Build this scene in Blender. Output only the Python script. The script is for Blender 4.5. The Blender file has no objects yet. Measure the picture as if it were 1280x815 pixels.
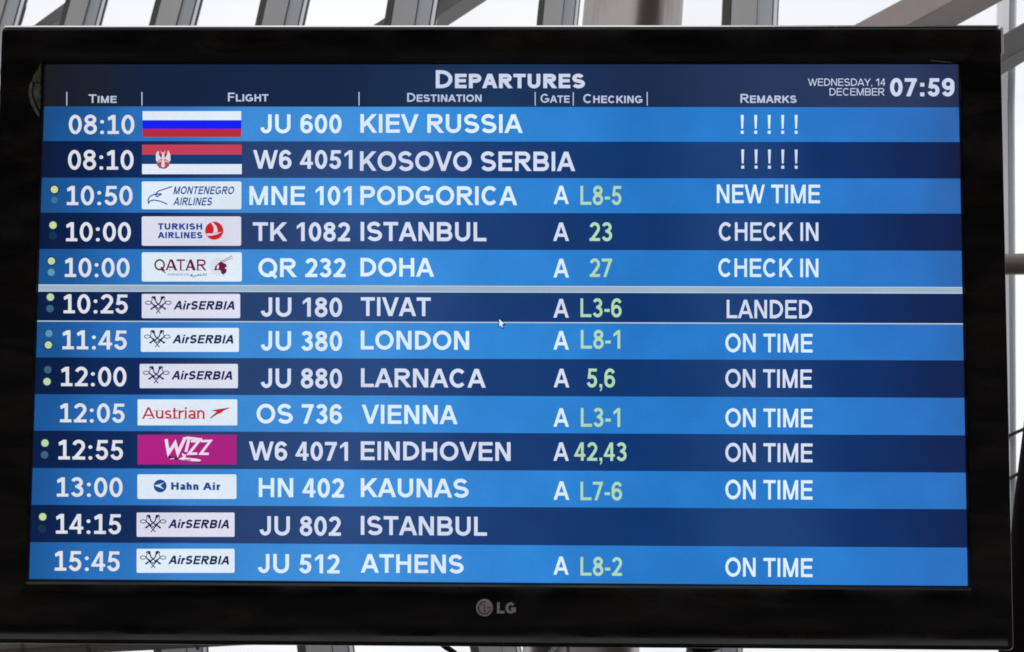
import bpy, math, random
from mathutils import Matrix, Vector
random.seed(4)
SC = bpy.context.scene
COL = SC.collection
R = math.radians

# ------------------------------------------------------------------ camera
PITCH = 28.0
FPX = 2600.0                                   # focal length in pixels of the 1280 px wide photograph
cam_d = bpy.data.cameras.new('camera')
cam_d.sensor_width = 36.0
cam_d.lens = FPX / 1280 * 36
cam_d.clip_start = 0.05
cam_d.clip_end = 500
cam = bpy.data.objects.new('camera', cam_d)
COL.objects.link(cam)
cam.location = (0, 0, 1.6)
cam.rotation_euler = (R(90 + PITCH), 0, 0)
SC.camera = cam
CAMM = Matrix.Translation((0, 0, 1.6)) @ Matrix.Rotation(R(90 + PITCH), 4, 'X')
cam_d.dof.use_dof = True
cam_d.dof.focus_distance = 2.09
cam_d.dof.aperture_fstop = 45

# ------------------------------------------------------------------ world: even white overcast daylight
world = bpy.data.worlds.new('World')
SC.world = world
world.use_nodes = True
bg = world.node_tree.nodes['Background']
_nt = world.node_tree                                      # soft cloud tone in the overcast sky
_tc = _nt.nodes.new('ShaderNodeTexCoord'); _n = _nt.nodes.new('ShaderNodeTexNoise'); _n.inputs['Scale'].default_value = 5.0; _n.inputs['Detail'].default_value = 5
_cr = _nt.nodes.new('ShaderNodeValToRGB')
_cr.color_ramp.elements[0].position = 0.35; _cr.color_ramp.elements[0].color = (0.86, 0.865, 0.92, 1)
_cr.color_ramp.elements[1].position = 0.6; _cr.color_ramp.elements[1].color = (0.985, 0.985, 1.0, 1)
_nt.links.new(_tc.outputs['Generated'], _n.inputs['Vector']); _nt.links.new(_n.outputs['Fac'], _cr.inputs[0]); _nt.links.new(_cr.outputs[0], bg.inputs['Color'])
bg.inputs['Strength'].default_value = 1.04
SC.view_settings.view_transform = 'Standard'
SC.view_settings.look = 'None'
SC.view_settings.exposure = 0
SC.view_settings.gamma = 1
SC.view_settings.use_curve_mapping = False
try:
    SC.cycles.pixel_filter_type = 'BLACKMAN_HARRIS'
    SC.cycles.filter_width = 1.75
    SC.cycles.max_bounces = 6
    SC.cycles.transparent_max_bounces = 12
except Exception:
    pass

# ------------------------------------------------------------------ helpers
def lin(c):
    r = []
    for v in c:
        v /= 255.0
        r.append(v / 12.92 if v <= 0.04045 else ((v + 0.055) / 1.055) ** 2.4)
    return r

MATS = {}
def metal_paint(name, rgb, rough=0.5, metallic=0.0, var=0.12, scale=3.0, bump=0.0, streak=False, spec=0.5):
    """painted / bare surface: colour with mottling, roughness variation and a fine bump"""
    if name in MATS:
        return MATS[name]
    m = bpy.data.materials.new(name); m.use_nodes = True
    nt = m.node_tree; b = nt.nodes['Principled BSDF']
    tc = nt.nodes.new('ShaderNodeTexCoord'); mp = nt.nodes.new('ShaderNodeMapping')
    nt.links.new(tc.outputs['Object'], mp.inputs[0])
    if streak:
        mp.inputs['Scale'].default_value = (1, 1, 0.15)
    n = nt.nodes.new('ShaderNodeTexNoise'); n.inputs['Scale'].default_value = scale; n.inputs['Detail'].default_value = 8
    nt.links.new(mp.outputs[0], n.inputs['Vector'])
    rp = nt.nodes.new('ShaderNodeMapRange')
    rp.inputs['From Min'].default_value = 0.25; rp.inputs['From Max'].default_value = 0.75
    rp.inputs['To Min'].default_value = 1 - var; rp.inputs['To Max'].default_value = 1 + var
    nt.links.new(n.outputs['Fac'], rp.inputs[0])
    mul = nt.nodes.new('ShaderNodeVectorMath'); mul.operation = 'SCALE'
    mul.inputs[0].default_value = rgb
    nt.links.new(rp.outputs[0], mul.inputs['Scale'])
    nt.links.new(mul.outputs[0], b.inputs['Base Color'])
    b.inputs['Metallic'].default_value = metallic
    b.inputs['Specular IOR Level'].default_value = spec
    r2 = nt.nodes.new('ShaderNodeMapRange')
    r2.inputs['To Min'].default_value = max(0.02, rough - 0.1); r2.inputs['To Max'].default_value = min(1, rough + 0.1)
    nt.links.new(n.outputs['Fac'], r2.inputs[0]); nt.links.new(r2.outputs[0], b.inputs['Roughness'])
    if bump:
        n2 = nt.nodes.new('ShaderNodeTexNoise'); n2.inputs['Scale'].default_value = scale * 30
        nt.links.new(tc.outputs['Object'], n2.inputs['Vector'])
        bp = nt.nodes.new('ShaderNodeBump'); bp.inputs['Strength'].default_value = bump; bp.inputs['Distance'].default_value = 0.002
        nt.links.new(n2.outputs['Fac'], bp.inputs['Height']); nt.links.new(bp.outputs[0], b.inputs['Normal'])
    MATS[name] = m
    return m

def lcd(name, rgb=None, ramp=None, gain=1.0, var=0.05):
    """a lit display colour; the panel glows a little unevenly and has a thin matt film"""
    if name in MATS:
        return MATS[name]
    m = bpy.data.materials.new(name); m.use_nodes = True
    nt = m.node_tree; b = nt.nodes['Principled BSDF']
    b.inputs['Base Color'].default_value = (0.004, 0.004, 0.005, 1)
    b.inputs['Roughness'].default_value = 0.32
    b.inputs['Specular IOR Level'].default_value = 0.35
    tc = nt.nodes.new('ShaderNodeTexCoord')
    n = nt.nodes.new('ShaderNodeTexNoise'); n.inputs['Scale'].default_value = 9; n.inputs['Detail'].default_value = 3
    nt.links.new(tc.outputs['Object'], n.inputs['Vector'])
    n2 = nt.nodes.new('ShaderNodeTexNoise'); n2.inputs['Scale'].default_value = 420; n2.inputs['Detail'].default_value = 2
    nt.links.new(tc.outputs['Object'], n2.inputs['Vector'])
    add = nt.nodes.new('ShaderNodeMath'); add.operation = 'MULTIPLY_ADD'
    add.inputs[1].default_value = 0.55
    nt.links.new(n2.outputs['Fac'], add.inputs[0]); nt.links.new(n.outputs['Fac'], add.inputs[2])
    rp = nt.nodes.new('ShaderNodeMapRange')
    rp.inputs['From Min'].default_value = 0.45; rp.inputs['From Max'].default_value = 1.1
    rp.inputs['To Min'].default_value = (1 - 2 * var) * gain; rp.inputs['To Max'].default_value = (1 + 2 * var) * gain
    nt.links.new(add.outputs[0], rp.inputs[0])
    if ramp:
        sx = nt.nodes.new('ShaderNodeSeparateXYZ'); nt.links.new(tc.outputs['Object'], sx.inputs[0])
        mx = nt.nodes.new('ShaderNodeMapRange')
        mx.inputs['From Min'].default_value = -0.47; mx.inputs['From Max'].default_value = 0.47
        k1 = nt.nodes.new('ShaderNodeMath'); k1.operation = 'MULTIPLY_ADD'; k1.inputs[1].default_value = 0.21; k1.inputs[2].default_value = 0.945
        nt.links.new(sx.outputs[1], k1.inputs[0])
        k2 = nt.nodes.new('ShaderNodeMath'); k2.operation = 'MULTIPLY'
        nt.links.new(sx.outputs[0], k2.inputs[0]); nt.links.new(k1.outputs[0], k2.inputs[1]); nt.links.new(k2.outputs[0], mx.inputs[0])
        var = 0.06; n.inputs['Scale'].default_value = 17
        cr = nt.nodes.new('ShaderNodeValToRGB'); cr.color_ramp.interpolation = 'EASE'
        el = cr.color_ramp.elements
        el[0].position = ramp[0][0]; el[0].color = lin(ramp[0][1]) + [1]
        el[1].position = ramp[-1][0]; el[1].color = lin(ramp[-1][1]) + [1]
        for p, c in ramp[1:-1]:
            e = el.new(p); e.color = lin(c) + [1]
        nt.links.new(mx.outputs[0], cr.inputs[0])
        nt.links.new(cr.outputs[0], b.inputs['Emission Color'])
    else:
        b.inputs['Emission Color'].default_value = lin(rgb) + [1]
    nt.links.new(rp.outputs[0], b.inputs['Emission Strength'])
    rp.inputs['To Min'].default_value = (1 - 2 * var) * gain; rp.inputs['To Max'].default_value = (1 + 2 * var) * gain
    MATS[name] = m
    return m

def tag(o, label=None, cat=None, group=None, kind=None):
    if label: o['label'] = label
    if cat: o['category'] = cat
    if group: o['group'] = group
    if kind: o['kind'] = kind
    return o

def empty(name, loc=(0, 0, 0)):
    o = bpy.data.objects.new(name, None); COL.objects.link(o); o.location = loc
    o.empty_display_size = 0.1
    return o

class MB:
    """collects polygons, links them as ONE mesh object"""
    def __init__(s):
        s.v = []; s.f = []; s.mi = []
    def poly(s, pts, mi=0):
        b = len(s.v); s.v += [tuple(p) for p in pts]; s.f.append(tuple(range(b, b + len(pts)))); s.mi.append(mi)
    def box(s, a, b, mi=0):
        x0, y0, z0 = a; x1, y1, z1 = b
        i = len(s.v)
        s.v += [(x0, y0, z0), (x1, y0, z0), (x1, y1, z0), (x0, y1, z0), (x0, y0, z1), (x1, y0, z1), (x1, y1, z1), (x0, y1, z1)]
        for q in ((0, 3, 2, 1), (4, 5, 6, 7), (0, 1, 5, 4), (1, 2, 6, 5), (2, 3, 7, 6), (3, 0, 4, 7)):
            s.f.append(tuple(i + k for k in q)); s.mi.append(mi)
    def loops(s, rings, closed=True, cap0=False, cap1=False, mi=0):
        n = len(rings[0]); b = len(s.v)
        for r in rings: s.v += [tuple(p) for p in r]
        for k in range(len(rings) - 1):
            for j in range(n if closed else n - 1):
                j2 = (j + 1) % n
                s.f.append((b + k * n + j, b + k * n + j2, b + (k + 1) * n + j2, b + (k + 1) * n + j)); s.mi.append(mi)
        if cap0: s.f.append(tuple(b + j for j in reversed(range(n)))); s.mi.append(mi)
        if cap1: s.f.append(tuple(b + (len(rings) - 1) * n + j for j in range(n))); s.mi.append(mi)
    def build(s, name, mats, parent=None, smooth=False, bevel=0, label=None):
        me = bpy.data.meshes.new(name); me.from_pydata(s.v, [], s.f)
        for m in (mats if isinstance(mats, (list, tuple)) else [mats]): me.materials.append(m)
        for p, k in zip(me.polygons, s.mi):
            p.material_index = k; p.use_smooth = smooth
        me.update()
        o = bpy.data.objects.new(name, me); COL.objects.link(o)
        if parent: o.parent = parent
        if bevel:
            bv = o.modifiers.new('bevel', 'BEVEL'); bv.width = bevel; bv.segments = 2; bv.limit_method = 'ANGLE'
        if label: o['label'] = label
        return o

def tube_rings(pts, r, n=16):
    rings = []
    for i, p in enumerate(pts):
        p = Vector(p)
        d = (Vector(pts[min(i + 1, len(pts) - 1)]) - Vector(pts[max(i - 1, 0)])).normalized()
        u = d.cross(Vector((0, 0, 1)) if abs(d.z) < 0.9 else Vector((1, 0, 0))).normalized(); w = d.cross(u)
        rings.append([p + u * (r * math.cos(2 * math.pi * k / n)) + w * (r * math.sin(2 * math.pi * k / n)) for k in range(n)])
    return rings

def at(px, py, Y):
    """point of the place on the vertical plane y = Y, measured from the photograph"""
    d = CAMM.to_3x3() @ Vector(((px - 640) / FPX, -(py - 407.5) / FPX, -1))
    t = Y / d.y
    return Vector((0, 0, 1.6)) + d * t

# ------------------------------------------------------------------ the hall around: floor; unseen walls and overhead strips added for reflections
fl = metal_paint('floor_stone', (0.13, 0.115, 0.10), 0.35, var=0.2, scale=1.2)
m = MB(); m.box((-26, -14, -0.12), (26, 24, 0))
tag(m.build('floor', fl), 'dark polished terminal floor below the hanging screen', kind='structure')
rw = metal_paint('unseen_wall_paint', (0.07, 0.055, 0.048), 0.7, var=0.3, scale=0.8)
m = MB(); m.box((-26, -14.3, 0), (26, -14, 4.6))  # unseen, added so the glossy bezel mirrors something dark
tag(m.build('unseen_rear_wall', rw), 'unseen dark wall behind the camera, added to darken reflections in the bezel', kind='structure')

cl = metal_paint('unseen_ceiling_paint', (0.30, 0.26, 0.24), 0.8, var=0.2, scale=0.7)
for (x0, x1) in ((-15, -3.2), (1.2, 4.6), (8.5, 11)):  # unseen strips, spaced to put bands into the column reflection
    m = MB(); m.box((x0, -13, 10.2), (x1, 6, 10.5))
    tag(m.build('unseen_ceiling', cl), 'unseen brown strip overhead, added to shape reflections on the column', kind='structure')
for sx in (-1, 1):  # unseen, added to darken what the column reflects sideways
    m = MB(); m.box((sx * 15.3 - 0.15, -13.9, 0), (sx * 15.3 + 0.15, 11.5, 11))
    tag(m.build('unseen_side_wall', rw), ('left' if sx < 0 else 'right') + ' unseen dark side wall, added to darken reflections on the column', kind='structure')

# ------------------------------------------------------------------ glass facade
alu = metal_paint('grey_aluminium', (0.34, 0.335, 0.335), 0.5, 0.25, var=0.16, scale=1.5, streak=True)
alu_blue = metal_paint('blue_grey_aluminium', (0.35, 0.365, 0.385), 0.45, 0.25, var=0.14, scale=2, streak=True)
alu_dark = metal_paint('dark_gasket_rubber', (0.055, 0.055, 0.05), 0.7, var=0.2, scale=4)
alu_line = metal_paint('pale_edge_aluminium', (0.88, 0.89, 0.92), 0.4, 0.0, var=0.05, scale=3)
brown_steel = metal_paint('taupe_painted_steel', (0.40, 0.345, 0.32), 0.55, 0.1, var=0.14, scale=2.5, bump=0.15)
dark_steel = metal_paint('dark_grey_steel', (0.13, 0.125, 0.12), 0.5, 0.2, var=0.2, scale=2.5, bump=0.15)
gl = bpy.data.materials.new('window_glass'); gl.use_nodes = True
nt = gl.node_tree; nt.nodes.remove(nt.nodes['Principled BSDF'])
tr = nt.nodes.new('ShaderNodeBsdfTransparent'); tr.inputs[0].default_value = (0.985, 0.992, 0.99, 1)
gs = nt.nodes.new('ShaderNodeBsdfGlossy'); gs.inputs['Roughness'].default_value = 0.02
fr = nt.nodes.new('ShaderNodeFresnel'); fr.inputs[0].default_value = 1.25
mx = nt.nodes.new('ShaderNodeMixShader')
nt.links.new(fr.outputs[0], mx.inputs[0]); nt.links.new(tr.outputs[0], mx.inputs[1]); nt.links.new(gs.outputs[0], mx.inputs[2])
nt.links.new(mx.outputs[0], nt.nodes['Material Output'].inputs[0])

FY = 12.0
facade = empty('glass_facade', (0, FY, 0))
tag(facade, 'glazed terminal facade of leaning grey aluminium mullions behind the screen', 'glass facade')
def to_f(p):
    return (p[0], p[1] - FY, p[2])
# each mullion: left/right edge at the photograph's top strip, its lean there, left/right edge at the bottom strip
MUL = [(-32, 26, 0.28, -130, -60, 'B'),
       (77, 127, 0.27, 35, 100, 'B'),
       (189, 246, 0.26, 193, 261, 'B'),
       (321, 381, 0.22, 372, 444, 'B'),
       (481, 545, 0.16, 588, 652, 'B'),
       (671, 723, 0.10, 692, 762, 'B'),
       (902, 973, 0.04, 858, 929, 'B'),
       (1246, 1266, 0.02, 1249, 1266, 'N'),
       (1480, 1545, -0.02, 1530, 1600, 'B')]
# the two leftmost bottoms follow from the row's rhythm; members C and D stand on the measured ones
MUL[0] = (-32, 26, 0.28, -190, -122, 'B')
MUL[1] = (77, 127, 0.27, 12, 76, 'B')
def edge(px_top, lean, px_bot):
    """path of one vertical edge: (x, z) at the floor, behind the screen, and above the frame"""
    top = at(px_top + lean * 430, -400, FY)
    ref = at(px_top, 30, FY)
    bot = at(px_bot, 812, FY)
    d = (top - ref)
    # follow the lean down from the top strip, then run to the measured bottom point
    k = at(px_top - lean * 120, 150, FY)
    base = bot + (bot - k) * (bot.z / (k.z - bot.z))
    return [(base.x, 0.0), (bot.x, bot.z), (k.x, k.z), (top.x, top.z)]
ML = []
for (l, r, s, bl, br, kd) in MUL:
    ML.append((edge(l, s, bl), edge(r, s, br), kd))
def prism(eL, eR, f0, f1, yf, yb):
    rings = []
    for (a, b) in zip(eL, eR):
        x0 = a[0] + (b[0] - a[0]) * f0; x1 = a[0] + (b[0] - a[0]) * f1
        z = (a[1] + b[1]) / 2
        rings.append([(x0, yf, z), (x1, yf, z), (x1, yb, z), (x0, yb, z)])
    mb = MB(); mb.loops(rings, cap0=True, cap1=True)
    return mb
for (eL, eR, kd) in ML:
    if kd == 'B':
        post = prism(eL, eR, 0.155, 0.60, -0.07, 0.0).build('mullion', alu, facade)
        prism(eL, eR, 0.0, 0.152, -0.05, 0.03).build('gasket', alu_dark, post)
        prism(eL, eR, 0.60, 0.615, -0.03, 0.0).build('joint', alu_dark, post)
        prism(eL, eR, 0.615, 0.875, -0.045, 0.0).build('cover_plate', alu_blue, post)
        prism(eL, eR, 0.875, 0.90, -0.02, 0.0).build('joint', alu_dark, post)
        prism(eL, eR, 0.90, 0.965, -0.03, 0.02).build('edge_strip', alu_line, post)
        prism(eL, eR, 0.965, 0.99, -0.015, 0.02).build('joint', alu_dark, post)
    else:
        post = prism(eL, eR, 0.0, 0.42, -0.20, 0.0).build('mullion', alu_line, facade)
        prism(eL, eR, 0.42, 0.55, -0.14, 0.0).build('joint', alu_dark, post)
        prism(eL, eR, 0.55, 0.80, -0.155, 0.0).build('cover_plate', alu_blue, post)
        prism(eL, eR, 0.80, 1.0, -0.12, 0.02).build('edge_strip', alu_line, post)
for i in range(len(ML) - 1):
    eL, eR = ML[i][1], ML[i + 1][0]
    prism(eL, eR, 0.0, 1.0, 0.004, 0.02).build('glass_pane', gl, facade)
# slim transoms low on the right-hand bay
def rod(p, q, r, n=12):
    mb = MB(); mb.loops(tube_rings([p, q], r, n), cap0=True, cap1=True); return mb
for (a, b) in (((1258, 546), (1330, 514)), ((1258, 600), (1330, 562))):
    p = at(*a, FY - 0.22); q = at(*b, FY - 0.22)
    rod(to_f(p), to_f(q), 0.011).build('transom', alu_dark, facade, smooth=True)

# ------------------------------------------------------------------ beams, tube, column
def beam(name, p, q, hgt, dep, mats, label, cat, group=None, flange=True):
    """box girder from p to q with two thin flanges"""
    p = Vector(p); q = Vector(q); d = (q - p).normalized(); L = (q - p).length
    side = Vector((0, 1, 0)); side = (side - d * side.dot(d)).normalized(); up = side.cross(d)
    if up.z < 0: up = -up
    root = empty(name, p)
    def slab(u0, u1, s0, s1):
        mb = MB(); rs = []
        for e in (Vector((0, 0, 0)), d * L):
            rs.append([e + up * u0 + side * s0, e + up * u1 + side * s0, e + up * u1 + side * s1, e + up * u0 + side * s1])
        mb.loops(rs, cap0=True, cap1=True); return mb
    slab(-hgt / 2, hgt / 2, 0, dep).build('web', mats[0], root, bevel=0.006)
    if flange:
        slab(-hgt / 2 - 0.02, -hgt / 2 - 0.002, -0.02, dep + 0.02).build('flange', mats[1], root, label='dark lower flange')
        slab(hgt / 2 + 0.002, hgt / 2 + 0.02, -0.02, dep + 0.02).build('flange', mats[1], root, label='upper flange')
    return tag(root, label, cat, group)

G = 'diagonal braces crossing the glass facade'
def pxbeam(name, c0, c1, Y, wpx, dep, mats, label, group=G, flange=False):
    p = at(*c0, Y); q = at(*c1, Y)
    depth = (CAMM.inverted() @ ((p + q) / 2)).z * -1
    return beam(name, p, q, wpx * depth / FPX, dep, mats, label, 'steel beam', group, flange)
pxbeam('diagonal_beam', (-70, 121), (190, -69), 12.3, 15, 0.12, (dark_steel, dark_steel),
       'slim dark steel brace rising rightward at the top left corner behind the mullions')
pxbeam('diagonal_beam', (360, 121), (640, -61), 12.35, 40, 0.2, (dark_steel, dark_steel),
       'wide dark steel brace meeting a mullion left of the title')
pxbeam('diagonal_beam', (960, 107), (1320, -86), 10.6, 36, 0.34, (brown_steel, dark_steel),
       'taupe steel brace rising rightward above the clock on the screen')
pxbeam('diagonal_beam', (1130, 132), (1420, -38), 11.4, 31, 0.2, (dark_steel, dark_steel),
       'dark steel brace at the top right corner of the screen')
# horizontal tube
p = at(1120, 333, 9.5); q = at(1500, 326, 9.5)
root = empty('horizontal_tube', p)
mb = MB(); mb.loops(tube_rings([(0, 0, 0), q - p], 0.056, 24), cap0=True, cap1=True)
mb.build('pipe', metal_paint('dark_taupe_pipe', (0.22, 0.185, 0.17), 0.45, 0.2, var=0.12, scale=5), root, smooth=True)
mb = MB(); mb.loops(tube_rings([(q - p) * 0.30, (q - p) * 0.335], 0.061, 24), cap0=True, cap1=True)
mb.build('collar', dark_steel, root, smooth=True)
tag(root, 'horizontal taupe handrail tube right of the screen against the glass', 'tube')
# low beam seen under the left end of the screen
p = at(-160, 792, 8.0); q = at(450, 759.5, 8.0)
b = beam('low_beam', p, q, 0.20, 0.10, (metal_paint('brown_grey_steel', (0.16, 0.135, 0.13), 0.6, var=0.25, scale=3), dark_steel),
         'low brown grey steel girder under the bottom left corner of the screen', 'steel beam', None, False)
for fpos in (0.31, 0.44, 0.66):
    e = (q - p) * fpos; d = (q - p).normalized(); up = Vector((-d.z, 0, d.x))
    mb = MB()
    rs = [[e + d * s + up * u + Vector((0, y, 0)) for (u, y) in ((-0.105, -0.012), (0.105, -0.012), (0.105, 0.11), (-0.105, 0.11))] for s in (-0.006, 0.006)]
    mb.loops(rs, cap0=True, cap1=True); mb.build('stiffener', alu_dark, b)

# round column close behind the screen
CY = 5.2
ct = at(789 + 0.085 * 330, -300, CY); cb0 = at(789, 30, CY); cb1 = at(727, 812, CY)
dirc = (ct - cb1).normalized()
base = cb1 - dirc * (cb1.z / dirc.z)
rad = 67 * (-(CAMM.inverted() @ ((cb0 + cb1) / 2)).z) / FPX
column = empty('round_column', (base.x, base.y, 0))
mb = MB(); o0 = Vector((base.x, base.y, 0))
mb.loops(tube_rings([Vector((0, 0, 0)), (cb1 + cb0) / 2 - o0, ct - o0], rad, 48), cap0=True, cap1=True)
mb.build('shaft', metal_paint('brushed_column_steel', (0.40, 0.36, 0.34), 0.30, 0.9, var=0.08, scale=2, streak=True), column, smooth=True)
mb = MB(); mb.loops(tube_rings([(0, 0, 0.001), (0, 0, 0.05)], rad * 1.35, 48), cap0=True, cap1=True)
mb.build('base_ring', dark_steel, column)
tag(column, 'round brushed steel column behind the middle of the screen', 'column')

# dark slanting post at the right edge
p = at(1306, 470, 4.4); q = at(1276, 800, 4.4)
d = (q - p)
q2 = p + d * (p.z / -d.z) if d.z < 0 else q
dk = metal_paint('maroon_black_cloth', (0.007, 0.003, 0.004), 0.9, var=0.4, scale=6, bump=0.4, spec=0.1)
root = empty('slanted_post', q2)
mb = MB()
rs = []
for t in range(13):
    c = p + (q2 - p) * (t / 12.0) - q2
    w = 0.035 + 0.01 * math.sin(t * 1.7) + (0.014 * max(0, t - 1) if t < 5 else 0.05)
    rs.append([c + Vector((w * math.cos(a) , 0.05 * math.sin(a), 0)) for a in [2 * math.pi * k / 16 for k in range(16)]])
mb.loops(rs, cap0=True, cap1=True); mb.build('shaft', dk, root, smooth=True)
mb = MB(); c = p - q2; mb.loops(tube_rings([c, c + Vector((0.02, 0, 0.06))], 0.02), cap0=True, cap1=True); mb.build('tip', dark_steel, root, smooth=True)
tag(root, 'dark maroon slanting post at the right edge beside the screen', 'post')

# ------------------------------------------------------------------ the monitor
def Rm(a, b, c):
    return (Matrix.Rotation(R(a), 4, 'X') @ Matrix.Rotation(R(b), 4, 'Y') @ Matrix.Rotation(R(c), 4, 'Z'))
POSE = Matrix.Translation((-0.0145, 0.0061, -2.091)) @ Rm(-6.44, -1.40, -0.34)
MON = CAMM @ POSE
monitor = bpy.data.objects.new('departures_monitor', None); COL.objects.link(monitor)
monitor.matrix_world = MON
tag(monitor, 'wide black flat screen monitor showing a blue airport departures board', 'monitor')
PINV = POSE.inverted()
CO = PINV @ Vector((0, 0, 0))
def mm(u, v, z=0.0):
    """measured photograph point -> point on the flat panel (panel metres)"""
    d = PINV.to_3x3() @ Vector(((u - 640) / FPX, -(v - 407.5) / FPX, -1))
    t = (z - CO.z) / d.z
    p = CO + d * t
    return (p.x, p.y, z)

black_gloss = bpy.data.materials.new('piano_black'); black_gloss.use_nodes = True
nt = black_gloss.node_tree; b = nt.nodes['Principled BSDF']
b.inputs['Base Color'].default_value = (0.003, 0.003, 0.003, 1)
b.inputs['Specular IOR Level'].default_value = 0.38
tc = nt.nodes.new('ShaderNodeTexCoord'); n = nt.nodes.new('ShaderNodeTexNoise'); n.inputs['Scale'].default_value = 14; n.inputs['Detail'].default_value = 6
nt.links.new(tc.outputs['Object'], n.inputs['Vector'])
r2 = nt.nodes.new('ShaderNodeMapRange'); r2.inputs['From Min'].default_value = 0.35; r2.inputs['From Max'].default_value = 0.7
r2.inputs['To Min'].default_value = 0.10; r2.inputs['To Max'].default_value = 0.34
nt.links.new(n.outputs['Fac'], r2.inputs[0]); nt.links.new(r2.outputs[0], b.inputs['Roughness'])
mpb = nt.nodes.new('ShaderNodeMapping'); mpb.inputs['Scale'].default_value = (2.2, 9.0, 9.0)
nt.links.new(tc.outputs['Object'], mpb.inputs[0])
nd = nt.nodes.new('ShaderNodeTexNoise'); nd.inputs['Scale'].default_value = 3.0; nd.inputs['Detail'].default_value = 9; nd.inputs['Roughness'].default_value = 0.7; nd.inputs['Distortion'].default_value = 0.6
nt.links.new(mpb.outputs[0], nd.inputs['Vector'])
cd = nt.nodes.new('ShaderNodeValToRGB')                    # film of dust and smudges; brownish reflections are painted into its streaks
cd.color_ramp.elements[0].position = 0.44; cd.color_ramp.elements[0].color = (0.0015, 0.0015, 0.0015, 1)
cd.color_ramp.elements[1].position = 0.78; cd.color_ramp.elements[1].color = (0.028, 0.021, 0.019, 1)
nt.links.new(nd.outputs['Fac'], cd.inputs[0]); nt.links.new(cd.outputs[0], b.inputs['Base Color'])
MATS['piano_black'] = black_gloss
black_matt = metal_paint('matt_black_plastic', (0.012, 0.012, 0.012), 0.55, var=0.2, scale=20)
silver = metal_paint('silver_trim', (0.82, 0.82, 0.82), 0.4, 0.0, var=0.15, scale=8)

# inner opening and outer outline in panel metres
iL, iR, iT, iB = -0.4665, 0.4665, 0.2635, -0.2635
oL = mm(-9.5, 420)[0]; oR = mm(1257.6, 420)[0]; oT = mm(640, 35.4)[1]; oB = mm(640, 808.3)[1]
def rrect(L, Rr, T, B, rad, z, n=5):
    pts = []
    for (cx, cy, a0) in ((Rr - rad, T - rad, 0), (L + rad, T - rad, 90), (L + rad, B + rad, 180), (Rr - rad, B + rad, 270)):
        for k in range(n + 1):
            a = R(a0 + 90 * k / n); pts.append((cx + rad * math.cos(a), cy + rad * math.sin(a), z))
    return pts
def lerp(a, b, t): return a + (b - a) * t
def ring(t, z, rad):
    return rrect(lerp(iL, oL, t), lerp(iR, oR, t), lerp(iT, oT, t), lerp(iB, oB, t), rad, z)
mb = MB()
prof = [(0.0, -0.004, 0.0006), (0.0, 0.0015, 0.0006), (0.015, 0.0032, 0.001), (0.05, 0.0042, 0.0015), (0.3, 0.0052, 0.002), (0.6, 0.0055, 0.003), (0.9, 0.0055, 0.004),
        (0.965, 0.0054, 0.004), (0.985, 0.0050, 0.0045), (0.996, 0.0040, 0.005), (1.0, 0.0022, 0.004), (1.0, -0.012, 0.004), (1.0, -0.030, 0.004)]
mb.loops([ring(t, z, r) for t, z, r in prof])
bz = mb.build('bezel', black_gloss, monitor, smooth=True)
# back housing
mb = MB()
mb.loops([rrect(oL + 0.002, oR - 0.002, oT - 0.002, oB + 0.002, 0.007, -0.0302), rrect(oL + 0.004, oR - 0.004, oT - 0.004, oB + 0.004, 0.01, -0.05),
          rrect(oL + 0.10, oR - 0.10, oT - 0.09, oB + 0.09, 0.03, -0.088)], cap0=True, cap1=True)
bk = mb.build('back_housing', black_matt, monitor)
for k in range(9):
    mb = MB(); x = -0.24 + 0.06 * k; mb.box((x, 0.06, -0.0915), (x + 0.035, 0.066, -0.0875)); mb.build('vent_slot', alu_dark, bk)
# screen glass panel
mb = MB(); mb.box((iL - 0.002, iB - 0.002, -0.006), (iR + 0.002, iT + 0.002, 0.0))
HDR = lcd('header_navy', ramp=[(0.0, (22, 22, 28)), (0.05, (20, 28, 42)), (0.14, (14, 32, 62)), (0.3, (16, 36, 66)), (0.5, (22, 50, 88)), (0.66, (22, 42, 78)), (0.8, (36, 54, 92)), (0.93, (42, 56, 92)), (1.0, (36, 46, 82))])
panel = mb.build('screen_panel', HDR, monitor)
# thin dark strip round the picture, standing in for the shadow gap between glass and bezel
mb = MB()
t = 0.0012
mb.box((iL, iT - t, 0.00005), (iR, iT, 0.0007)); mb.box((iL, iB, 0.00005), (iR, iB + t, 0.0007))
mb.box((iL, iB + t, 0.00005), (iL + t, iT - t, 0.0007)); mb.box((iR - t, iB + t, 0.00005), (iR, iT - t, 0.0007))
mb.build('shadow_gap_strip', black_matt, monitor)
# silver trims along the top edge and round the right corner
chrome = metal_paint('polished_trim', (0.86, 0.86, 0.87), 0.22, 1.0, var=0.06, scale=12)
def strip3(sec, x0, x1):
    m_ = MB(); m_.loops([[(x0, y, z) for y, z in sec], [(x1, y, z) for y, z in sec]], cap0=True, cap1=True); return m_
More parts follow.
